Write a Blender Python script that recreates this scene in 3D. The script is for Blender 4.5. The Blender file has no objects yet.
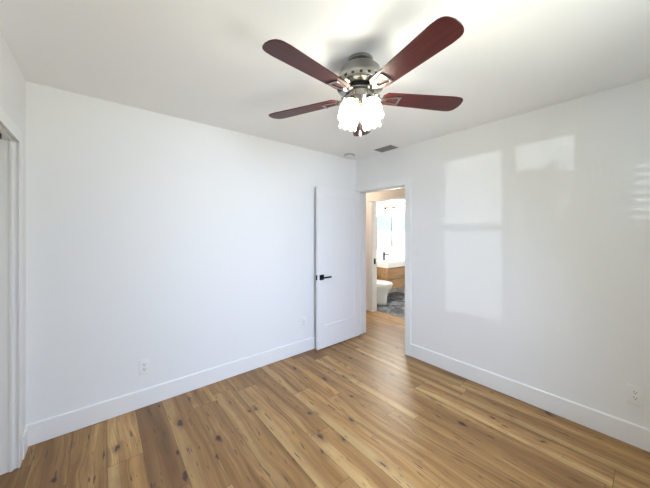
import bpy, bmesh, math, random
from mathutils import Vector, Matrix
random.seed(7)
S = bpy.context.scene
C = S.collection
PI = math.pi
rad = math.radians

# ------------------------------------------------------------------ camera
cam_d = bpy.data.cameras.new('camera'); cam = bpy.data.objects.new('camera', cam_d); C.objects.link(cam)
cam.location = (-2.766, -2.671, 1.434)
cam.rotation_euler = (PI/2, 0, -0.68918)
cam_d.sensor_fit = 'HORIZONTAL'; cam_d.sensor_width = 36.0
cam_d.lens = 271.775/650*36.0
cam_d.shift_y = -(244-231.9)/650
cam_d.clip_start = 0.02
S.camera = cam

# ------------------------------------------------------------------ sky, sun, daylight, exposure
W = bpy.data.worlds.new('sky'); S.world = W; W.use_nodes = True
bg = W.node_tree.nodes['Background']; bg.inputs[0].default_value = (0.58, 0.86, 1.0, 1); bg.inputs[1].default_value = 1.15

def sun(name, d, energy, color, angle):
    l = bpy.data.lights.new(name, 'SUN'); l.energy = energy; l.color = color; l.angle = angle
    o = bpy.data.objects.new(name, l); C.objects.link(o)
    o.rotation_euler = Vector(d).to_track_quat('-Z', 'Y').to_euler(); return o
sun('low_sun', (1, 1, -0.012), 0.55, (.90, 0.96, 1.0), rad(0.5))

def area(name, loc, d, sx, sy, energy, color):
    l = bpy.data.lights.new(name, 'AREA'); l.shape = 'RECTANGLE'; l.size = sx; l.size_y = sy; l.energy = energy; l.color = color
    o = bpy.data.objects.new(name, l); C.objects.link(o); o.location = loc
    o.rotation_euler = Vector(d).to_track_quat('-Z', 'Z').to_euler(); return o
SY = -3.3                       # inside face of the window wall
WIN = [(-2.065, -1.495, .640, 2.20), (-1.44, -1.015, .640, 2.20), (-0.765, -0.25, 1.48, 1.93)]
# daylight through the large window: overall, from the sky (downwards) and off the ground outside (upwards)
area('window_daylight', (-1.78, SY-.17, 1.42), (-.2, 1, 0), .5, 1.5, 17, (1.0, 1.0, .84))
l = area('sky_daylight', (-1.78, SY-.12, 1.42), (.2, 1, -.45), .5, 1.5, 23, (.47, .64, 1.0)); l.data.spread = rad(95)
l = area('ground_bounce', (-1.78, SY-.12, 1.42), (0, 1, .75), .5, 1.5, 7, (1, 1, .88)); l.data.spread = rad(95)
S.view_settings.view_transform = 'Standard'; S.view_settings.look = 'None'
S.view_settings.gamma = 1; S.view_settings.use_curve_mapping = False
S.view_settings.exposure = 0.57
S.cycles.max_bounces = 14; S.cycles.diffuse_bounces = 8; S.cycles.transparent_max_bounces = 16
S.cycles.sample_clamp_indirect = 6.0

# ------------------------------------------------------------------ materials
def mat(name, col=(.8,.8,.8), rough=.5, metal=0.0, spec=.5, **k):
    m = bpy.data.materials.new(name); m.use_nodes = True
    b = m.node_tree.nodes['Principled BSDF']
    b.inputs['Base Color'].default_value = (*col, 1); b.inputs['Roughness'].default_value = rough
    b.inputs['Metallic'].default_value = metal; b.inputs['Specular IOR Level'].default_value = spec
    return m
class N:                        # small node helper
    def __init__(s, m): s.t = m.node_tree; s.b = s.t.nodes.get('Principled BSDF')
    def new(s, ty, **k):
        n = s.t.nodes.new(ty)
        for a, v in k.items(): setattr(n, a, v)
        return n
    def ln(s, a, b): s.t.links.new(a, b)
    def put(s, sock, v):
        if hasattr(v, 'is_output') or hasattr(v, 'links'): s.ln(v, sock)
        else: sock.default_value = v
    def m(s, op, a, b=0.0, c=None):
        n = s.new('ShaderNodeMath', operation=op); s.put(n.inputs[0], a); s.put(n.inputs[1], b)
        if c is not None: s.put(n.inputs[2], c)
        return n.outputs[0]
    def xyz(s, x, y, z=0.0):
        n = s.new('ShaderNodeCombineXYZ'); s.put(n.inputs[0], x); s.put(n.inputs[1], y); s.put(n.inputs[2], z); return n.outputs[0]
    def mix(s, f, a, b, bt='MIX'):
        n = s.new('ShaderNodeMix', data_type='RGBA', blend_type=bt); s.put(n.inputs[0], f); s.put(n.inputs[6], a); s.put(n.inputs[7], b); return n.outputs[2]
    def noise(s, vec, sc, det=2.0, ro=.5, dist=0.0):
        n = s.new('ShaderNodeTexNoise'); s.put(n.inputs['Vector'], vec); n.inputs['Scale'].default_value = sc
        n.inputs['Detail'].default_value = det; n.inputs['Roughness'].default_value = ro; n.inputs['Distortion'].default_value = dist; return n.outputs[0]
    def ramp(s, f, stops):
        n = s.new('ShaderNodeValToRGB'); s.put(n.inputs[0], f); e = n.color_ramp.elements
        while len(e) < len(stops): e.new(.5)
        for q, (p, c) in zip(e, stops): q.position = p; q.color = (*c, 1)
        return n.outputs[0]
    def smooth(s, v, a, b):
        n = s.new('ShaderNodeMapRange', interpolation_type='SMOOTHSTEP'); s.put(n.inputs[0], v); n.inputs[1].default_value = a; n.inputs[2].default_value = b; return n.outputs[0]
    def bump(s, h, st, d):
        n = s.new('ShaderNodeBump'); n.inputs['Strength'].default_value = st; n.inputs['Distance'].default_value = d
        s.ln(h, n.inputs['Height']); s.ln(n.outputs[0], s.b.inputs['Normal'])
    def obj(s): return s.new('ShaderNodeTexCoord').outputs['Object']

def paint(name, col, rough, bump=.06, sc=120):
    m = mat(name, col, rough); n = N(m); co = n.obj()
    n.bump(n.noise(co, sc, 3), bump, .002)
    v = n.noise(co, 1.3, 2)
    n.ln(n.mix(v, (*[c*.985 for c in col], 1), (*[min(1, c*1.015) for c in col], 1)), n.b.inputs['Base Color'])
    return m
M_wall = paint('wall_paint', (.81, .812, .81), .62); M_wall.node_tree.nodes['Principled BSDF'].inputs['Specular IOR Level'].default_value = .25
M_ceil = paint('ceiling_paint', (.88, .885, .88), .8, .12, 70)
M_trim = paint('trim_paint', (.83, .83, .825), .32, .01)
M_door = paint('door_paint', (.82, .825, .835), .35, .01)
M_hall = paint('hall_paint', (.80, .76, .71), .6)
M_bathwall = paint('bath_paint', (.86, .86, .85), .5, .02)
M_black = mat('matte_black_metal', (.012, .012, .013), .38, .6)
M_dark = mat('dark_slot', (.02, .02, .02), .8)
M_plastic = mat('white_plastic', (.82, .82, .80), .35)
M_smoke = mat('shadow_grey_plastic', (.45, .45, .44), .5)
M_ceramic = mat('white_ceramic', (.86, .86, .85), .12)
M_bronze = mat('dark_bronze', (.06, .035, .022), .35, .8)
M_vent = mat('grey_vent_metal', (.24, .24, .22), .55, .2)
M_track = mat('track_metal', (.03, .03, .03), .5, .5)
M_hinge = mat('satin_nickel_hinge', (.55, .55, .55), .35, .9)

M_nickel = mat('brushed_nickel', (.36, .345, .32), .2, 1.0); n = N(M_nickel)
n.bump(n.noise(n.xyz(*[n.m('MULTIPLY', s_, k) for s_, k in zip(n.new('ShaderNodeSeparateXYZ').outputs, (4, 4, 240))]), 1, 2), .05, .001)

def wood_floor():
    m = mat('oak_plank_floor', (.4, .25, .12), .38); n = N(m)
    sp = n.new('ShaderNodeSeparateXYZ'); n.ln(n.obj(), sp.inputs[0]); x, y = sp.outputs[0], sp.outputs[1]
    PW, PL = .182, 1.25
    u = n.m('DIVIDE', n.m('ADD', x, 2.918+PW*20), PW); col = n.m('FLOOR', u)
    w1 = n.new('ShaderNodeTexWhiteNoise', noise_dimensions='1D'); n.ln(col, w1.inputs['W'])
    v = n.m('DIVIDE', n.m('ADD', n.m('MULTIPLY_ADD', w1.outputs[0], 9.7, 20), y), PL); row = n.m('FLOOR', v)
    wn = n.new('ShaderNodeTexWhiteNoise', noise_dimensions='2D'); n.ln(n.xyz(col, row), wn.inputs['Vector'])
    rv = wn.outputs['Value']; rs = n.new('ShaderNodeSeparateColor'); n.ln(wn.outputs['Color'], rs.inputs[0]); r1, r2, r3 = rs.outputs
    ox, oy = n.m('MULTIPLY', r1, 53.0), n.m('MULTIPLY', r2, 37.0)
    px, py = n.m('ADD', x, ox), n.m('ADD', y, oy)
    wob = n.m('MULTIPLY', n.m('SUBTRACT', n.noise(n.xyz(n.m('MULTIPLY', px, 3), n.m('MULTIPLY', py, 1.4)), 1, 2), .5), .10)
    gx = n.m('ADD', px, wob)
    broad = n.noise(n.xyz(n.m('MULTIPLY', gx, 13), n.m('MULTIPLY', py, .7)), 1, 4, .55, .5)
    fine = n.noise(n.xyz(n.m('MULTIPLY', gx, 130), n.m('MULTIPLY', py, 3.5)), 1, 3, .6)
    streak = n.noise(n.xyz(n.m('MULTIPLY', gx, 42), n.m('MULTIPLY', py, 1.1)), 1, 3, .6, .3)
    base = n.ramp(broad, [(.25, (.15, .070, .019)), (.42, (.285, .148, .044)), (.56, (.395, .223, .075)), (.68, (.53, .335, .135)), (.8, (.61, .41, .19))])
    tone = n.ramp(rv, [(0, (.62, .57, .52)), (.3, (.84, .81, .77)), (.65, (1.02, 1.02, 1.02)), (1, (1.28, 1.30, 1.34))])
    base = n.mix(1.0, base, tone, 'MULTIPLY')
    base = n.mix(n.m('MULTIPLY', n.smooth(streak, .50, .68), .62), base, (.20, .10, .042, 1))
    base = n.mix(n.m('MULTIPLY', n.smooth(fine, .46, .74), .55), base, (.18, .09, .04, 1))
    fu0 = n.m('FRACT', u)
    sap = n.m('MULTIPLY', n.m('SUBTRACT', 1.0, n.smooth(n.m('ADD', fu0, n.m('MULTIPLY', wob, 5.0)), .22, .42)), n.m('GREATER_THAN', r3, .52))
    base = n.mix(n.m('MULTIPLY', sap, n.m('MULTIPLY', r1, .55)), base, (.60, .43, .20, 1))
    blot = n.noise(n.xyz(n.m('MULTIPLY', px, 7), n.m('MULTIPLY', py, 4)), 1, 3, .6)
    base = n.mix(n.m('MULTIPLY', n.smooth(blot, .5, .75), .35), base, (.22, .11, .045, 1))
    # knots: dark cores with a stained ring, stretched along the board
    vo = n.new('ShaderNodeTexVoronoi', voronoi_dimensions='2D'); vo.inputs['Scale'].default_value = 1.0
    jit = n.m('MULTIPLY', n.m('SUBTRACT', n.noise(n.xyz(n.m('MULTIPLY', px, 26), n.m('MULTIPLY', py, 14)), 1, 3), .5), .34)
    n.ln(n.xyz(n.m('ADD', n.m('MULTIPLY', gx, 6.4), jit), n.m('ADD', n.m('MULTIPLY', py, 3.0), jit)), vo.inputs['Vector'])
    vc = n.new('ShaderNodeSeparateColor'); n.ln(vo.outputs['Color'], vc.inputs[0])
    on = n.m('GREATER_THAN', vc.outputs[0], .66)
    size = n.m('MULTIPLY_ADD', vc.outputs[1], .115, .03)
    dd = n.m('DIVIDE', vo.outputs['Distance'], size)
    ring = n.m('MULTIPLY', n.m('SUBTRACT', 1.0, n.smooth(dd, .5, 3.2)), on)
    core = n.m('MULTIPLY', n.m('SUBTRACT', 1.0, n.smooth(dd, .35, 1.1)), on)
    base = n.mix(n.m('MULTIPLY', ring, .7), base, (.23, .115, .045, 1))
    base = n.mix(n.m('MULTIPLY', core, .92), base, (.045, .022, .011, 1))
    # short splits in the grain
    ck = n.noise(n.xyz(n.m('MULTIPLY', gx, 55), n.m('MULTIPLY', py, 6.5)), 1, 2, .5)
    base = n.mix(n.m('MULTIPLY', n.smooth(ck, .64, .70), .85), base, (.07, .035, .017, 1))
    fu, fv = n.m('FRACT', u), n.m('FRACT', v)
    eu = n.m('MULTIPLY', n.m('MINIMUM', fu, n.m('SUBTRACT', 1.0, fu)), PW)
    ev = n.m('MULTIPLY', n.m('MINIMUM', fv, n.m('SUBTRACT', 1.0, fv)), PL)
    seam = n.m('SUBTRACT', 1.0, n.smooth(n.m('MINIMUM', eu, ev), .0006, .0026))
    base = n.mix(n.m('MULTIPLY', seam, .8), base, (.12, .06, .028, 1))
    n.ln(base, n.b.inputs['Base Color'])
    n.ln(n.m('MULTIPLY_ADD', fine, .14, .33), n.b.inputs['Roughness'])
    n.bump(n.m('SUBTRACT', n.m('MULTIPLY', fine, .3), seam), .25, .0012)
    return m
M_floor = wood_floor()

M_tile = mat('dark_marbled_tile', (.06, .07, .09), .25); n = N(M_tile); co = n.obj()
c = n.ramp(n.noise(co, 5.0, 6, .62, 1.2), [(.3, (.035, .045, .06)), (.52, (.085, .10, .125)), (.62, (.30, .32, .35)), (.75, (.10, .115, .14))])
sp = n.new('ShaderNodeSeparateXYZ'); n.ln(co, sp.inputs[0])
e = None
for k in (0, 1):
    f = n.m('FRACT', n.m('DIVIDE', n.m('ADD', sp.outputs[k], 10.0), .3)); g = n.m('MINIMUM', f, n.m('SUBTRACT', 1.0, f))
    e = g if e is None else n.m('MINIMUM', e, g)
n.ln(n.mix(n.m('LESS_THAN', e, .008), c, (.2, .2, .21, 1)), n.b.inputs['Base Color'])

def grain(name, dark, light, axis, sc, rough):
    m = mat(name, light, rough); n = N(m); sp = n.new('ShaderNodeSeparateXYZ'); n.ln(n.obj(), sp.inputs[0])
    v = [n.m('MULTIPLY', sp.outputs[k], (sc*.07 if k == axis else sc)) for k in range(3)]
    n.ln(n.ramp(n.noise(n.xyz(*v), 1, 5, .6, .4), [(.3, dark), (.7, light)]), n.b.inputs['Base Color']); return m
M_blade = grain('mahogany_blade', (.036, .005, .005), (.085, .013, .011), 0, 40, .42); M_blade.node_tree.nodes['Principled BSDF'].inputs['Specular IOR Level'].default_value = .35
M_vanity = grain('oak_vanity', (.30, .165, .075), (.50, .31, .16), 0, 30, .45)

M_mirror = mat('mirror_silver', (.9, .92, .92), .02, 1.0)

def glass(name, tint=(1, 1, 1), gl=.08):
    m = bpy.data.materials.new(name); m.use_nodes = True; t = m.node_tree; t.nodes.remove(t.nodes['Principled BSDF'])
    tr = t.nodes.new('ShaderNodeBsdfTransparent'); tr.inputs[0].default_value = (*tint, 1)
    g = t.nodes.new('ShaderNodeBsdfGlossy'); g.inputs['Roughness'].default_value = .02
    mx = t.nodes.new('ShaderNodeMixShader'); mx.inputs[0].default_value = gl
    t.links.new(tr.outputs[0], mx.inputs[1]); t.links.new(g.outputs[0], mx.inputs[2]); t.links.new(mx.outputs[0], t.nodes['Material Output'].inputs[0]); return m
M_glass = glass('window_glass')
M_screen = glass('insect_screen', (.75, .75, .75), .02)
def translucent(name, col, emit=None, es=0.0):
    m = bpy.data.materials.new(name); m.use_nodes = True; t = m.node_tree; b = t.nodes['Principled BSDF']
    b.inputs['Base Color'].default_value = (*col, 1); b.inputs['Roughness'].default_value = .35
    tr = t.nodes.new('ShaderNodeBsdfTranslucent'); tr.inputs[0].default_value = (*col, 1)
    mx = t.nodes.new('ShaderNodeMixShader'); mx.inputs[0].default_value = .6
    t.links.new(b.outputs[0], mx.inputs[1]); t.links.new(tr.outputs[0], mx.inputs[2]); t.links.new(mx.outputs[0], t.nodes['Material Output'].inputs[0])
    if emit: b.inputs['Emission Color'].default_value = (*emit, 1); b.inputs['Emission Strength'].default_value = es
    return m
M_frost = translucent('frosted_pane', (.9, .92, .95))
SHADE_E, SHADE_F = 4.0, .52
M_shade = translucent('glowing_frosted_glass', (.92, .90, .82), (1.0, .93, .74), SHADE_E)
t_ = M_shade.node_tree; o_ = t_.nodes['Material Output']; f_ = o_.inputs[0].links[0].from_socket
tr_ = t_.nodes.new('ShaderNodeBsdfTransparent'); mx_ = t_.nodes.new('ShaderNodeMixShader'); mx_.inputs[0].default_value = SHADE_F
t_.links.new(tr_.outputs[0], mx_.inputs[1]); t_.links.new(f_, mx_.inputs[2]); t_.links.new(mx_.outputs[0], o_.inputs[0])
M_bulb = mat('lit_bulb', (1, 1, 1), .4); b = M_bulb.node_tree.nodes['Principled BSDF']
b.inputs['Emission Color'].default_value = (.98, 1, .93, 1); b.inputs['Emission Strength'].default_value = 120
M_glow = mat('lit_globe', (1, 1, 1), .4); b = M_glow.node_tree.nodes['Principled BSDF']
b.inputs['Emission Color'].default_value = (1, .85, .5, 1); b.inputs['Emission Strength'].default_value = 7

# ------------------------------------------------------------------ mesh helpers
def box(bm, x0, x1, y0, y1, z0, z1, bev=0.0, mtx=None):
    r = bmesh.ops.create_cube(bm, size=1)
    vs = r['verts']
    for v in vs: v.co = Vector(((x0+x1)/2+v.co.x*(x1-x0), (y0+y1)/2+v.co.y*(y1-y0), (z0+z1)/2+v.co.z*(z1-z0)))
    if bev:
        es = list({e for v in vs for e in v.link_edges})
        q = bmesh.ops.bevel(bm, geom=es, offset=bev, segments=2, affect='EDGES', profile=.6)
        vs = list({v for f in q['faces'] for v in f.verts} | {v for v in vs if v.is_valid})
    if mtx is not None:
        for v in vs: v.co = mtx @ v.co
    return vs
def lathe(bm, prof, seg=40, mtx=None, cap0=True, cap1=True, scallop=None):
    rings = []
    for (r, z) in prof:
        ring = []
        for i in range(seg):
            a = 2*PI*i/seg; rr, zz = r, z
            if scallop: rr, zz = scallop(r, z, a)
            p = Vector((rr*math.cos(a), rr*math.sin(a), zz))
            ring.append(bm.verts.new(mtx @ p if mtx is not None else p))
        rings.append(ring)
    for a, b2 in zip(rings, rings[1:]):
        for i in range(seg): bm.faces.new((a[i], a[(i+1) % seg], b2[(i+1) % seg], b2[i]))
    if cap0: bm.faces.new(rings[0][::-1])
    if cap1: bm.faces.new(rings[-1])
def tube(bm, pts, r, seg=10):
    pts = [Vector(p) for p in pts]; rings = []; up = None
    for i, p in enumerate(pts):
        d = (pts[min(i+1, len(pts)-1)]-pts[max(i-1, 0)]).normalized()
        a = d.cross(Vector((0, 0, 1)) if abs(d.z) < .95 else Vector((1, 0, 0))).normalized(); b2 = d.cross(a)
        rr = r[i] if isinstance(r, (list, tuple)) else r
        rings.append([bm.verts.new(p+rr*(math.cos(2*PI*k/seg)*a+math.sin(2*PI*k/seg)*b2)) for k in range(seg)])
    for a, b2 in zip(rings, rings[1:]):
        for i in range(seg): bm.faces.new((a[i], a[(i+1) % seg], b2[(i+1) % seg], b2[i]))
    bm.faces.new(rings[0][::-1]); bm.faces.new(rings[-1])
def prism(bm, pts, z0, z1, mtx=None, bev=0.0):
    f = lambda p, z: (mtx @ Vector((*p, z)) if mtx is not None else Vector((*p, z)))
    a = [bm.verts.new(f(p, z0)) for p in pts]; b2 = [bm.verts.new(f(p, z1)) for p in pts]
    fs = [bm.faces.new(a[::-1]), bm.faces.new(b2)]
    for i in range(len(pts)): fs.append(bm.faces.new((a[i], a[(i+1) % len(pts)], b2[(i+1) % len(pts)], b2[i])))
    if bev:
        es = [e for fc in fs[:2] for e in fc.edges]
        bmesh.ops.bevel(bm, geom=es, offset=bev, segments=2, affect='EDGES')
def loft(bm, secs):             # secs: list of rings of points
    R = [[bm.verts.new(p) for p in s] for s in secs]; k = len(R[0])
    for a, b2 in zip(R, R[1:]):
        for i in range(k): bm.faces.new((a[i], a[(i+1) % k], b2[(i+1) % k], b2[i]))
    bm.faces.new(R[0][::-1]); bm.faces.new(R[-1])
def BM(): return bmesh.new()
def obj(name, bm, m, parent=None, smooth=False, loc=None):
    bmesh.ops.recalc_face_normals(bm, faces=bm.faces)
    me = bpy.data.meshes.new(name); bm.to_mesh(me); bm.free(); me.materials.append(m)
    if smooth:
        for p in me.polygons: p.use_smooth = True
        if smooth != 'all': me.set_sharp_from_angle(angle=rad(35))
    o = bpy.data.objects.new(name, me); C.objects.link(o)
    if parent is not None: o.parent = parent
    if loc is not None: o.location = loc
    return o
def struct(name, bm, m, parent=None):
    o = obj(name, bm, m, parent)
    if parent is None: o['kind'] = 'structure'
    return o
def tag(o, label, cat, group=None):
    o['label'] = label; o['category'] = cat
    if group: o['group'] = group
    return o
def thing(name, label, cat, loc=(0, 0, 0), rz=0.0, group=None):
    o = bpy.data.objects.new(name, None); C.objects.link(o); o.empty_display_size = .1
    o.location = loc; o.rotation_euler = (0, 0, rz); return tag(o, label, cat, group)
def copy_tree(o, parent=None):
    c2 = o.copy(); C.objects.link(c2)
    if parent is not None: c2.parent = parent; c2.matrix_parent_inverse = o.matrix_parent_inverse.copy()
    for ch in o.children: copy_tree(ch, c2)
    return c2

# ------------------------------------------------------------------ room shell
H = 2.44; XW = -3.154; T = .15
DY0, DY1, DH = -.800, -.045, 1.985       # bedroom doorway in the east wall
CY0, CY1, CH = -2.05, -.220, 1.980       # closet opening in the west wall
BX0, BX1 = 1.0, 1.10                     # hall / bathroom wall
BY0, BY1, BH = -.17, .55, 1.970          # bathroom doorway
bm = BM(); box(bm, -3.95, 1.095, -3.45, 1.75, -.1, 0); struct('floor', bm, M_floor)
bm = BM(); box(bm, 1.095, 2.85, -1.0, 1.40, -.1, .002); struct('floor_bathroom', bm, M_tile)
bm = BM(); box(bm, -3.95, 2.95, -3.45, 1.75, H, H+.1); struct('ceiling', bm, M_ceil)
bm = BM(); box(bm, -3.95, 0, 0, .12, 0, H); struct('wall_north', bm, M_wall)
bm = BM()
box(bm, 0, T, -3.45, DY0-.02, 0, H); box(bm, 0, T, DY1+.02, 1.75, 0, H); box(bm, 0, T, DY0-.02, DY1+.02, DH+.02, H)
struct('wall_east', bm, M_wall)
bm = BM()
box(bm, XW-.11, XW, -3.45, CY0, 0, H); box(bm, XW-.11, XW, CY1+.012, 0, 0, H); box(bm, XW-.11, XW, CY0, CY1+.012, CH+.012, H)
struct('wall_west', bm, M_wall)
bm = BM()
xs = [-3.95]+[v for w in WIN for v in w[:2]]+[T]
for i in range(0, len(xs), 2): box(bm, xs[i], xs[i+1], SY-.05, SY, 0, H)
for a, b2, z0, z1 in WIN: box(bm, a, b2, SY-.05, SY, 0, z0); box(bm, a, b2, SY-.05, SY, z1, H)
struct('wall_south', bm, M_wall)
bm = BM(); box(bm, -3.95, -3.85, -2.4, 0, 0, H); box(bm, -3.95, XW-.11, -2.5, -2.4, 0, H); struct('wall_closet', bm, M_wall)
bm = BM(); box(bm, T, BX0, 1.62, 1.75, 0, H); struct('wall_hall_north', bm, M_hall)
bm = BM(); box(bm, T, BX0, -1.75, -1.62, 0, H); struct('wall_hall_south', bm, M_hall)
bm = BM()
box(bm, BX0, BX1, -1.75, BY0-.015, 0, H); box(bm, BX0, BX1, BY1+.015, 1.75, 0, H); box(bm, BX0, BX1, BY0-.015, BY1+.015, BH+.015, H)
struct('wall_hall_east', bm, M_hall)
BN, BE, BS = 1.28, 2.70, -.85
bm = BM(); box(bm, BX1, BE+.12, BN, BN+.12, 0, H); struct('wall_bathroom_north', bm, M_bathwall)
bm = BM(); box(bm, BX1, BE+.12, BS-.12, BS, 0, H); struct('wall_bathroom_south', bm, M_bathwall)
bm = BM()
VY0, VY1, VZ0, VZ1 = .50, 1.18, 1.0, 1.95
box(bm, BE, BE+.12, BS, VY0, 0, H); box(bm, BE, BE+.12, VY1, BN, 0, H); box(bm, BE, BE+.12, VY0, VY1, 0, VZ0); box(bm, BE, BE+.12, VY0, VY1, VZ1, H)
struct('wall_bathroom_east', bm, M_bathwall)

# baseboards
def base_prof(bm, p0, p1, nrm, h=.145, t=.014):
    p0, p1, nv = Vector((*p0, 0)), Vector((*p1, 0)), Vector((*nrm, 0))
    prof = [(0, .002), (t, .002), (t, h-.006), (t-.005, h), (0, h)]
    a = [bm.verts.new(p0+nv*q+Vector((0, 0, z))) for q, z in prof]; b2 = [bm.verts.new(p1+nv*q+Vector((0, 0, z))) for q, z in prof]
    for i in range(5): bm.faces.new((a[i], a[(i+1) % 5], b2[(i+1) % 5], b2[i]))
    bm.faces.new(a[::-1]); bm.faces.new(b2)
bm = BM(); base_prof(bm, (XW, 0), (0, 0), (0, -1)); struct('baseboard_north', bm, M_trim)
bm = BM(); base_prof(bm, (0, SY), (0, DY0-.083), (-1, 0)); struct('baseboard_east', bm, M_trim)
bm = BM(); base_prof(bm, (XW, -.014), (XW, CY1+.074), (1, 0)); base_prof(bm, (XW, SY), (XW, CY0-.074), (1, 0)); struct('baseboard_west', bm, M_trim)
bm = BM(); base_prof(bm, (XW, SY), (0, SY), (0, 1)); struct('baseboard_south', bm, M_trim)
bm = BM(); base_prof(bm, (BX0, BY1+.075), (BX0, 1.62), (-1, 0)); base_prof(bm, (BX0, -1.62), (BX0, BY0-.075), (-1, 0)); struct('baseboard_hall', bm, M_trim)

# bedroom door frame: jamb boards, stops, casing
bm = BM(); CW = .083
box(bm, -.001, T+.001, DY0-.02, DY0, 0, DH+.02); box(bm, -.001, T+.001, DY1, DY1+.02, 0, DH+.02); box(bm, -.001, T+.001, DY0-.02, DY1+.02, DH, DH+.02)
box(bm, .045, .08, DY0, DY0+.011, 0, DH); box(bm, .045, .08, DY1-.011, DY1, 0, DH); box(bm, .045, .08, DY0, DY1, DH-.011, DH)
fr = struct('trim_1', bm, M_trim)
bm = BM()
box(bm, -.016, -.0005, DY0-CW, DY0-.005, 0, DH+CW, .002); box(bm, -.016, -.0005, DY1+.005, -.0005, .0, DH+CW, .002); box(bm, -.016, -.0005, DY0-.005, DY1+.005, DH+.005, DH+CW, .002)
box(bm, T+.0005, T+.016, DY0-CW, DY0-.005, 0, DH+CW, .002); box(bm, T+.0005, T+.016, DY1+.005, DY1+CW, 0, DH+CW, .002); box(bm, T+.0005, T+.016, DY0-.005, DY1+.005, DH+.005, DH+CW, .002)
struct('casing', bm, M_trim, fr)
bm = BM(); box(bm, .006, .036, DY0, DY0+.002, .855, .925); o = struct('strike_plate', bm, M_black, fr); o['label'] = 'black strike plate'
# bathroom door frame
bm = BM()
box(bm, BX0-.001, BX1+.001, BY0-.015, BY0, 0, BH+.015); box(bm, BX0-.001, BX1+.001, BY1, BY1+.015, 0, BH+.015); box(bm, BX0-.001, BX1+.001, BY0-.015, BY1+.015, BH, BH+.015)
fr = struct('trim_2', bm, M_trim)
bm = BM()
for x0, x1 in ((BX0-.016, BX0-.0005), (BX1+.0005, BX1+.016)):
    box(bm, x0, x1, BY0-.075, BY0-.004, 0, BH+.02, .002); box(bm, x0, x1, BY1+.004, BY1+.075, 0, BH+.02, .002)
    box(bm, x0, x1, BY0-.075, BY1+.075, BH+.004, BH+.03, .002)
struct('casing', bm, M_trim, fr)
bm = BM(); box(bm, BX0+.03, BX0+.075, BY1-.003, BY1+.001, .85, .95); o = struct('strike_plate', bm, M_black, fr); o['label'] = 'black strike plate'
# closet opening trim and its sliding door track
bm = BM()
box(bm, XW+.0005, XW+.008, CY1, CY1+.072, .0, CH+.072, .002); box(bm, XW+.0005, XW+.008, CY0-.072, CY0, 0, CH+.072, .002); box(bm, XW+.0005, XW+.008, CY0, CY1, CH, CH+.072, .002)
fr = struct('trim_3', bm, M_trim)
bm = BM()
box(bm, XW-.125, XW-.018, CY1+.004, CY1+.0119, 0, CH+.0119); box(bm, XW-.125, XW-.018, CY0+.0001, CY0+.012, 0, CH+.0119); box(bm, XW-.125, XW-.018, CY0, CY1+.004, CH+.004, CH+.0119)
box(bm, XW-.034, XW-.022, CY1-.004, CY1+.006, 0, CH+.004); box(bm, XW-.034, XW-.022, CY0, CY1-.004, CH-.004, CH+.006)
struct('jamb', bm, M_trim, fr)
bm = BM(); box(bm, XW-.105, XW-.046, CY0+.012, CY1-.10, CH-.022, CH+.003); o = struct('sliding_door_track', bm, M_track, fr); o['label'] = 'black metal door track'

# windows in the wall behind the camera
def window(i, a, b2, WZ0, WZ1, rail=True):
    y0, y1 = SY-.04, SY-.008
    bm = BM(); f = .035
    box(bm, a, a+.012, y0, y1, WZ0, WZ1); box(bm, b2-.012, b2, y0, y1, WZ0, WZ1); box(bm, a, b2, y0, y1, WZ0, WZ0+.012); box(bm, a, b2, y0, y1, WZ1-.012, WZ1)
    if rail: box(bm, a, b2, y0, y1, 1.46, 1.535)
    w = struct('window_%d' % i, bm, M_trim)
    zr = 1.535 if rail else WZ0+.012
    bm = BM(); box(bm, a+.012, b2-.012, y0+.02, y0+.025, zr, WZ1-.012); struct('upper_pane', bm, M_glass, w)
    if rail: bm = BM(); box(bm, a+.012, b2-.012, y0+.02, y0+.025, WZ0+.012, 1.46); struct('lower_pane', bm, M_screen, w)
    else:
        bm = BM(); k = 0
        while WZ0+.03+k*.057 < WZ1:
            box(bm, a+.014, b2-.014, -.025, .025, -.0012, .0012, 0, Matrix.Translation((0, SY+.03, WZ0+.03+k*.057)) @ Matrix.Rotation(rad(28), 4, 'X')); k += 1
        struct('blind', bm, M_plastic, w)
    bm = BM(); box(bm, a-.04, b2+.04, SY-.001, SY+.03, WZ0-.025, WZ0, .004); struct('window_sill', bm, M_trim, w)
for i, q in enumerate(WIN): window(i+1, *q, rail=i < 2)

# bathroom window: clear upper sash, frosted lower sash
bm = BM(); x0, x1 = BE+.03, BE+.08
box(bm, x0, x1, VY0, VY0+.025, VZ0, VZ1); box(bm, x0, x1, VY1-.025, VY1, VZ0, VZ1); box(bm, x0, x1, VY0, VY1, VZ0, VZ0+.025); box(bm, x0, x1, VY0, VY1, VZ1-.025, VZ1); box(bm, x0, x1, VY0, VY1, 1.42, 1.45)
w = struct('window_4', bm, M_trim)
bm = BM(); box(bm, x0+.02, x0+.025, VY0+.025, VY1-.025, 1.45, VZ1-.025); struct('upper_pane', bm, M_glass, w)
bm = BM(); box(bm, x0+.02, x0+.025, VY0+.025, VY1-.025, VZ0+.025, 1.42); struct('lower_pane', bm, M_frost, w)

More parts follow.
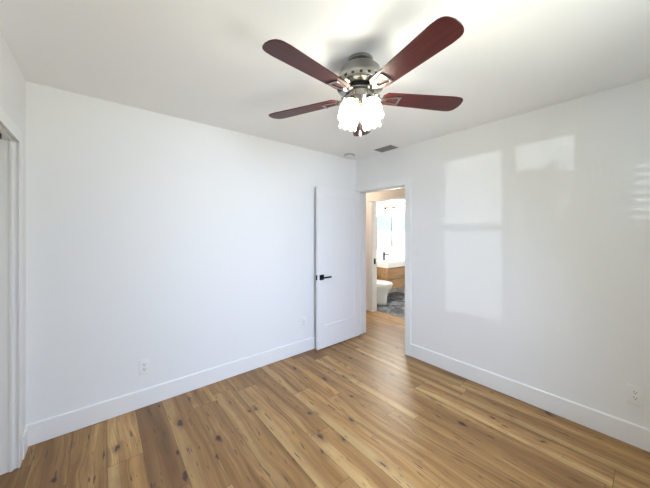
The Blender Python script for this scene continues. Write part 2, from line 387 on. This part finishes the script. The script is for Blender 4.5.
# ------------------------------------------------------------------ bedroom door (open against the north wall)
DW, DT, DZ = .740, .035, 1.968
door = bpy.data.objects.new('door_1', None); C.objects.link(door); door['kind'] = 'structure'
door.location = (-.020, -.054, .014); door.rotation_euler = (0, 0, rad(0.6))
bm = BM()      # local: hinge edge at x=0, leaf runs to -DW; room face at y=-DT
st, tr_, br = .105, .105, .275
box(bm, -DW, 0, -DT+.012, -.012, 0, DZ)
for ya, yb in ((-DT, -DT+.0125), (-.0125, 0)):
    box(bm, -DW, -DW+st, ya, yb, 0, DZ); box(bm, -st, 0, ya, yb, 0, DZ)
    box(bm, -DW+st, -st, ya, yb, DZ-tr_, DZ); box(bm, -DW+st, -st, ya, yb, 0, br)
struct('leaf', bm, M_door, door)
bm = BM(); hz, hx = .868, -DW+.062
box(bm, hx-.032, hx+.032, -DT-.009, -DT, hz-.032, hz+.032, .002)
tube(bm, [(hx, -DT-.005, hz), (hx, -DT-.048, hz)], .009, 12)
box(bm, hx-.009, hx+.115, -DT-.056, -DT-.042, hz-.010, hz+.010, .003)
o = struct('door_handle', bm, M_black, door); o['label'] = 'black square lever handle'
bm = BM()
box(bm, hx-.032, hx+.032, 0, .009, hz-.032, hz+.032, .002); tube(bm, [(hx, .005, hz), (hx, .036, hz)], .009, 12)
box(bm, hx-.009, hx+.115, .03, .042, hz-.010, hz+.010, .003)
struct('door_handle', bm, M_black, door)
bm = BM(); box(bm, -DW-.0015, -DW+.001, -DT+.004, -.004, hz-.03, hz+.03); o = struct('latch_plate', bm, M_black, door); o['label'] = 'black latch plate on door edge'
for z in (.22, .98, 1.75):
    bm = BM(); box(bm, -.001, .0012, -DT+.002, -.002, z-.045, z+.045); tube(bm, [(.006, -.001, z-.045), (.006, -.001, z+.045)], .005, 10)
    struct('hinge', bm, M_hinge, door)

# ------------------------------------------------------------------ outlets and switch
def outlet(loc, rz, label):
    t = thing('wall_outlet', label, 'outlet', loc, rz, 'wall outlets')      # local: wall plane y=0, faces -Y
    bm = BM(); box(bm, -.038, .038, -.006, -.0002, -.062, .062, .0025); obj('cover_plate', bm, M_plastic, t, True)
    bm = BM(); box(bm, -.0168, .0168, -.0075, -.0055, -.0335, .0335, .001); ins = obj('receptacle', bm, M_plastic, t, True)
    for s_ in (-1, 1):
        zc = s_*.0185
        bm = BM(); box(bm, -.0080, -.0048, -.0079, -.0070, zc-.002, zc+.008); obj('slot', bm, M_dark, ins)
        bm = BM(); box(bm, .0048, .0078, -.0079, -.0070, zc-.001, zc+.007); obj('slot', bm, M_dark, ins)
        bm = BM(); lathe(bm, [(.0030, 0), (.0030, .0009)], 12, Matrix.Translation((0, -.0070, zc-.0085)) @ Matrix.Rotation(PI/2, 4, 'X')); obj('slot', bm, M_dark, ins)
    return t
outlet((-2.490, 0, .325), 0, 'white outlet on the long wall in the open, above the baseboard')
outlet((-.897, 0, .350), 0, 'white outlet low on the wall beside the open door edge')
outlet((0, -2.588, .340), rad(-90), 'white outlet on the wall with the window reflections')
t = thing('light_switch', 'small white light switch on the wall next to the doorway', 'light switch', (0, -.930, 1.225), rad(-90))
bm = BM(); box(bm, -.038, .038, -.006, -.0002, -.060, .060, .0025); obj('cover_plate', bm, M_plastic, t, True)
bm = BM(); box(bm, -.0168, .0168, -.008, -.0055, -.0335, .0335, .001); 
for v in bm.verts:
    if v.co.z < 0 and v.co.y < -.007: v.co.y -= .003
obj('rocker', bm, M_plastic, t, True)

# ------------------------------------------------------------------ ceiling vent and smoke detector
t = thing('ceiling_vent', 'grey louvred air vent in the ceiling near the doorway', 'vent', (-.130, -.618, H))
bm = BM(); fx, fy, w_ = .092, .146, .022
o_ = [(-fx, -fy), (fx, -fy), (fx, fy), (-fx, fy)]; i_ = [(-fx+w_, -fy+w_), (fx-w_, -fy+w_), (fx-w_, fy-w_), (-fx+w_, fy-w_)]
vv = [[bm.verts.new((*p_, z_)) for p_ in q_] for q_, z_ in ((o_, -.0002), (o_, -.004), (i_, -.007), (i_, -.0002))]
for a in range(4):
    for k in range(4): bm.faces.new((vv[a][k], vv[a][(k+1) % 4], vv[(a+1) % 4][(k+1) % 4], vv[(a+1) % 4][k]))
obj('frame', bm, M_plastic, t)
bm = BM(); box(bm, -fx+w_, fx-w_, -fy+w_, fy-w_, -.0012, -.0004); obj('duct_opening', bm, M_dark, t)
for k in range(9):
    bm = BM(); xx = -fx+w_+.008+k*.0165
    box(bm, -.0075, .0075, -fy+w_, fy-w_, -.0006, .0006, 0, Matrix.Translation((xx, 0, -.0062)) @ Matrix.Rotation(rad(38), 4, 'Y')); obj('louver', bm, M_vent, t)
t = thing('smoke_detector', 'round white smoke detector on the ceiling in the corner above the open door', 'smoke detector', (-.268, -.140, H))
bm = BM(); lathe(bm, [(.068, -.0002), (.069, -.012), (.066, -.015)], 40); obj('base', bm, M_smoke, t, True)
bm = BM(); lathe(bm, [(.050, -.015), (.056, -.020), (.057, -.030), (.045, -.037), (.02, -.039)], 40); obj('cover', bm, M_plastic, t, True)

# ------------------------------------------------------------------ ceiling fan
FX, FY = -1.593, -1.572
fan = thing('ceiling_fan', 'brushed nickel ceiling fan with five dark red wooden blades and lit frosted shades', 'ceiling fan', (FX, FY, H))
bm = BM(); lathe(bm, [(.074, -.0003), (.076, -.012), (.076, -.019), (.070, -.022), (.064, -.028), (.066, -.034)], 48); obj('canopy', bm, M_nickel, fan, True)
bm = BM(); lathe(bm, [(.064, -.032), (.074, -.036), (.098, -.045), (.114, -.062), (.122, -.088), (.127, -.094), (.134, -.110), (.140, -.130), (.141, -.152), (.135, -.164), (.105, -.169), (.080, -.170)], 56); mh = obj('motor_housing', bm, M_nickel, fan, True)
for k in range(20):
    bm = BM(); box(bm, .1385, .1418, -.008, .008, -.150, -.138, 0, Matrix.Rotation(2*PI*(k+.5)/20, 4, 'Z')); obj('cooling_slot', bm, M_dark, mh)
bm = BM(); lathe(bm, [(.078, -.168), (.082, -.173), (.082, -.187), (.074, -.192)], 40); obj('flywheel', bm, M_black, fan, True)
bm = BM(); lathe(bm, [(.066, -.190), (.071, -.196), (.072, -.226), (.068, -.246), (.060, -.258), (.042, -.264), (.026, -.270)], 48); obj('switch_housing', bm, M_nickel, fan, True)
bm = BM(); lathe(bm, [(.012, -.264), (.020, -.272), (.020, -.286), (.009, -.296), (.004, -.304)], 24); obj('finial', bm, M_nickel, fan, True)

def blade_outline():
    r0, r1, w0, w1 = .135, .643, .054, .070; pts = []
    pts += [(r0, -w0*.55), (r0+.022, -w0)]
    pts += [(r1-.075, -w1)]
    for k in range(1, 13):
        a = -PI/2+PI*k/13; cx = r1-.062
        pts.append((cx+.062*abs(math.cos(a))**.75, w1*math.copysign(abs(math.sin(a))**.75, math.sin(a))))
    pts += [(r1-.075, w1), (r0+.022, w0), (r0, w0*.55)]
    return pts
PITCH = rad(-9)
def make_blade():
    e_ = bpy.data.objects.new('blade', None)
    bm = BM(); prism(bm, blade_outline(), -.003, .003, None, .0015)
    bl = obj('blade', bm, M_blade, fan)
    bm = BM()       # iron: arm from the flywheel, then a flat open loop under the blade
    tube(bm, [(-.0+.070, 0, .030), (.095, 0, .012), (.120, 0, -.006), (.150, 0, -.010)], [.013, .012, .010, .008], 10)
    lathe(bm, [(.020, .006), (.021, .0), (.016, -.006), (.008, -.009)], 24, Matrix.Translation((.100, 0, .010)))
    tr = [((.140, -.012), (.150, -.022), (.240, -.040), (.240, -.028), (.158, -.012)),
          ((.140, .012), (.158, .012), (.240, .028), (.240, .040), (.150, .022)),
          ((.226, -.036), (.242, -.040), (.242, .040), (.226, .036)),
          ((.136, -.014), (.160, -.020), (.160, .020), (.136, .014))]
    for q in tr: prism(bm, q, -.0105, -.0032)
    ir = obj('blade_iron', bm, M_nickel, bl, True); ir['label'] = 'nickel blade iron'
    for q in ((.150, .0), (.232, -.030), (.232, .030)):
        bm = BM(); lathe(bm, [(.006, -.0100), (.006, -.0125), (.003, -.0140)], 12, Matrix.Translation((q[0], q[1], 0))); obj('screw', bm, M_nickel, bl)
    bpy.data.objects.remove(e_)
    return bl
A0 = -102.1; BZ = 2.227-H
bl0 = make_blade()
for k in range(5):
    b_ = bl0 if k == 0 else copy_tree(bl0, fan)
    b_.matrix_local = Matrix.Translation((0, 0, BZ)) @ Matrix.Rotation(rad(A0+72*k), 4, 'Z') @ Matrix.Rotation(PITCH, 4, 'X')

# four tulip shades on short arms
def shade_mesh(bm):
    prof = [(.018, 0), (.026, -.004), (.040, -.018), (.050, -.042), (.055, -.068), (.054, -.090), (.050, -.106), (.054, -.120)]
    def sc(r, z, a):
        k = max(0.0, (-z-.06)/.060); return r*(1+.035*k*math.cos(8*a)), z+.007*k*k*math.cos(8*a)
    lathe(bm, prof, 64, None, False, False, sc)
def make_light():
    e_ = bpy.data.objects.new('light_arm', None)
    bm = BM(); tube(bm, [(.0, 0, .02), (-.0, 0, .004), (0, 0, -.006)], [.020, .022, .026], 20); tube(bm, [(-.045, 0, .028), (-.02, 0, .022), (0, 0, .012)], .011, 10)
    h = obj('lamp_socket', bm, M_nickel, fan, True)
    bm = BM(); shade_mesh(bm); bmesh.ops.recalc_face_normals(bm, faces=bm.faces)
    s = obj('lamp_shade', bm, M_shade, h, 'all'); md = s.modifiers.new('thick', 'SOLIDIFY'); md.thickness = .003; md.offset = -1
    bm = BM(); lathe(bm, [(.012, -.006), (.013, -.030), (.024, -.055), (.028, -.075), (.022, -.095), (.008, -.103)], 24); obj('bulb', bm, M_bulb, h, 'all')
    bpy.data.objects.remove(e_)
    return h
L0 = make_light()
LA = [-90, 0, 90, 180]       # around the hub
for k, a in enumerate(LA):
    h = L0 if k == 0 else copy_tree(L0, fan)
    hm = h.matrix_local = Matrix.Rotation(rad(a), 4, 'Z') @ Matrix.Translation((.066, 0, -.256)) @ Matrix.Rotation(rad(-20), 4, 'Y')
ca = rad(-137)
cx, cy = .060*math.cos(ca), .060*math.sin(ca)
bm = BM(); tube(bm, [(cx*.9, cy*.9, -.236), (cx*1.15, cy*1.15, -.240), (cx*1.18, cy*1.18, -.27), (cx*1.18, cy*1.18, -.442)], .0016, 6)
pc = obj('pull_chain', bm, M_nickel, fan, True)
bm = BM(); lathe(bm, [(.002, .0), (.006, -.006), (.0075, -.020), (.005, -.030), (.002, -.033)], 16, Matrix.Translation((cx*1.18, cy*1.18, -.440))); o = obj('chain_pull', bm, M_plastic, pc, True)

# ------------------------------------------------------------------ hall and bathroom
t = thing('added_hall_lamp', 'unseen round lamp added on the hall ceiling to light the hall', 'ceiling light', (.575, 1.0, H))  # unseen fixture, added with its point lamp to give the hall warm light
bm = BM(); lathe(bm, [(.14, -.0003), (.14, -.02)], 32); obj('base', bm, M_bronze, t, True)
bm = BM(); lathe(bm, [(.13, -.02), (.125, -.045), (.09, -.07), (.03, -.082)], 32); obj('diffuser', bm, M_glow, t, 'all')
pl = bpy.data.lights.new('added_hall_point', 'POINT'); pl.energy = 5; pl.color = (1, .78, .66); pl.shadow_soft_size = .1
po = bpy.data.objects.new('added_hall_point', pl); C.objects.link(po); po.location = (.575, 1.0, 2.26)

# toilet, back to the bathroom north wall, bowl towards -Y
TX = 1.55
toi = thing('toilet', 'white toilet with closed lid beside the wooden vanity', 'toilet', (TX, BN, .002))
def egg(w, y0, y1, z, k=28, sq=2.3):
    pts = []; cy = (y0+y1)/2; hl = (y1-y0)/2
    for i in range(k):
        a = 2*PI*i/k; c_, s_ = math.cos(a), math.sin(a)
        px = w*math.copysign(abs(c_)**(2/sq), c_); py = hl*math.copysign(abs(s_)**(2/sq), s_)
        if py < 0: px *= 1-.12*(py/hl)**2
        pts.append(Vector((px, cy+py, z)))
    return pts
bm = BM(); loft(bm, [egg(.115, -.60, -.04, 0), egg(.112, -.60, -.04, .06), egg(.118, -.61, -.04, .16), egg(.135, -.64, -.04, .25), egg(.172, -.69, -.03, .33), egg(.184, -.715, -.03, .375), egg(.182, -.715, -.03, .392)])
obj('bowl', bm, M_ceramic, toi, 'all')
bm = BM(); loft(bm, [egg(.186, -.72, -.20, .394), egg(.190, -.724, -.20, .402), egg(.188, -.722, -.20, .412)]); obj('seat', bm, M_ceramic, toi, True)
bm = BM(); loft(bm, [egg(.186, -.718, -.19, .414), egg(.188, -.72, -.19, .425), egg(.175, -.70, -.20, .436), egg(.12, -.62, -.24, .440)]); obj('lid', bm, M_ceramic, toi, True)
bm = BM(); box(bm, -.19, .19, -.19, -.008, .392, .74, .02); tk = obj('tank', bm, M_ceramic, toi, True)
bm = BM(); box(bm, -.20, .20, -.20, -.004, .742, .775, .01); obj('tank_lid', bm, M_ceramic, toi, True)
# vanity: floating oak cabinet with two drawers
VX0, VX1, VF = 1.80, 2.55, .825
van = thing('vanity_cabinet', 'floating oak vanity cabinet with two wide drawers under the white sink', 'vanity', ((VX0+VX1)/2, BN, .24))
hw = (VX1-VX0)/2; d = BN-VF
bm = BM(); box(bm, -hw, hw, -d+.02, -.001, 0, .443); obj('cabinet_body', bm, M_vanity, van)
for z0, z1 in ((.002, .206), (.216, .442)):
    bm = BM(); box(bm, -hw+.001, hw-.001, -d, -d+.019, z0, z1, .002); dr = obj('drawer', bm, M_vanity, van)
    bm = BM(); box(bm, -hw+.02, hw-.02, -d-.002, -d+.004, z1-.012, z1-.004); obj('finger_pull', bm, M_bronze, dr)
bm = BM(); x0, x1, y0, y1, z0, z1 = VX0-.008, VX1+.008, VF-.01, BN-.001, .685, .800
box(bm, x0, x1, y0, y1, z0, z1-.02, .003); r_ = .05
box(bm, x0, x1, y0, y0+.04, z1-.02, z1); box(bm, x0, x1, y1-.12, y1, z1-.02, z1); box(bm, x0, x0+.07, y0+.04, y1-.12, z1-.02, z1); box(bm, x1-.07, x1, y0+.04, y1-.12, z1-.02, z1)
tag(obj('sink', bm, M_ceramic), 'thick white rectangular sink top on the wooden vanity', 'sink')
t = thing('faucet', 'matte black single post faucet standing on the white sink', 'faucet', (2.13, 1.19, .800))
bm = BM(); lathe(bm, [(.026, 0), (.026, .006), (.021, .008), (.021, .165), (.019, .17)], 24); obj('post', bm, M_black, t, True)
bm = BM(); box(bm, -.014, .014, -.135, -.01, .120, .140, .004); obj('spout', bm, M_black, t, True)
bm = BM(); box(bm, -.008, .008, -.03, .05, .172, .182, .003); obj('handle', bm, M_black, t, True)
t = thing('bathroom_mirror', 'rectangular mirror with dark side edges above the sink', 'mirror', (2.235, BN, 1.09))
bm = BM(); box(bm, -.27, .27, -.020, -.001, 0, .73); obj('mirror_glass', bm, M_mirror, t)
for xa, xb in ((-.282, -.2701), (.2701, .290)):
    bm = BM(); box(bm, xa, xb, -.028, -.001, 0, .73); o = obj('edge_strip', bm, M_bronze, t); o['label'] = 'dark bronze mirror edge'
t = thing('vanity_light', 'dark bronze bar light with glowing globes above the bathroom mirror', 'wall light', (2.27, BN, 1.98))
bm = BM(); box(bm, -.06, .06, -.02, -.001, -.05, .05, .004); tube(bm, [(0, -.01, 0), (0, -.09, .02)], .012, 10); obj('wall_plate', bm, M_bronze, t)
bm = BM(); box(bm, -.30, .30, -.105, -.075, .005, .035, .003); obj('bar', bm, M_bronze, t)
for k in range(3):
    xx = -.22+.22*k
    bm = BM(); lathe(bm, [(.020, .006), (.020, -.015)], 16, Matrix.Translation((xx, -.09, 0))); sk = obj('lamp_socket', bm, M_bronze, t, True)
    bm = BM(); lathe(bm, [(.014, -.014), (.040, -.035), (.052, -.065), (.045, -.095), (.015, -.112)], 24, Matrix.Translation((xx, -.09, 0))); obj('globe', bm, M_glow, sk, 'all')
pl = bpy.data.lights.new('vanity_bulbs', 'POINT'); pl.energy = 40; pl.color = (1, .97, .90); pl.shadow_soft_size = .12
po = bpy.data.objects.new('vanity_bulbs', pl); C.objects.link(po); po.location = (2.27, 1.0, 1.92)
bm = BM(); tube(bm, [(BE-.05, .35, 1.99), (BE-.05, 1.24, 1.99)], .010, 12); tube(bm, [(BE-.05, .45, 1.99), (BE-.0005, .45, 1.99)], .007, 8); tube(bm, [(BE-.05, 1.22, 1.99), (BE-.0005, 1.22, 1.99)], .007, 8)
tag(obj('curtain_rod', bm, M_bronze), 'thin dark curtain rod high on the white bathroom wall', 'curtain rod')

# ------------------------------------------------------------------ unseen shrub, added to block low sun at the second window
M_leaf = mat('shrub_leaf', (.06, .12, .035), .5)
t = thing('sun_blocking_shrub', 'unseen narrow leafy shrub added outside the windows to block the low sun', 'shrub', (-2.73, -4.80, -.05))
bm = BM(); tube(bm, [(0, 0, 0), (.01, 0, .9), (0, .01, 1.7)], [.02, .015, .006], 8); obj('stem', bm, M_bronze, t)
bm = BM()
for i in range(1500):
    zz = random.uniform(.15, 2.0) if i % 3 else random.uniform(1.3, 2.05); rr = .18*min(1, (2.35-zz)/.45)*math.sqrt(random.random()); a = random.uniform(0, 2*PI)
    mt = Matrix.Translation((rr*math.cos(a), rr*math.sin(a), zz)) @ Matrix.Rotation(random.uniform(0, 6.28), 4, 'Z') @ Matrix.Rotation(random.uniform(-1.2, 1.2), 4, 'X')
    q = [(-.0, -.045, 0), (.022, 0, .004), (0, .05, 0), (-.022, 0, .004)]
    bm.faces.new([bm.verts.new(mt @ Vector(p_)) for p_ in q])
obj('foliage', bm, M_leaf, t)
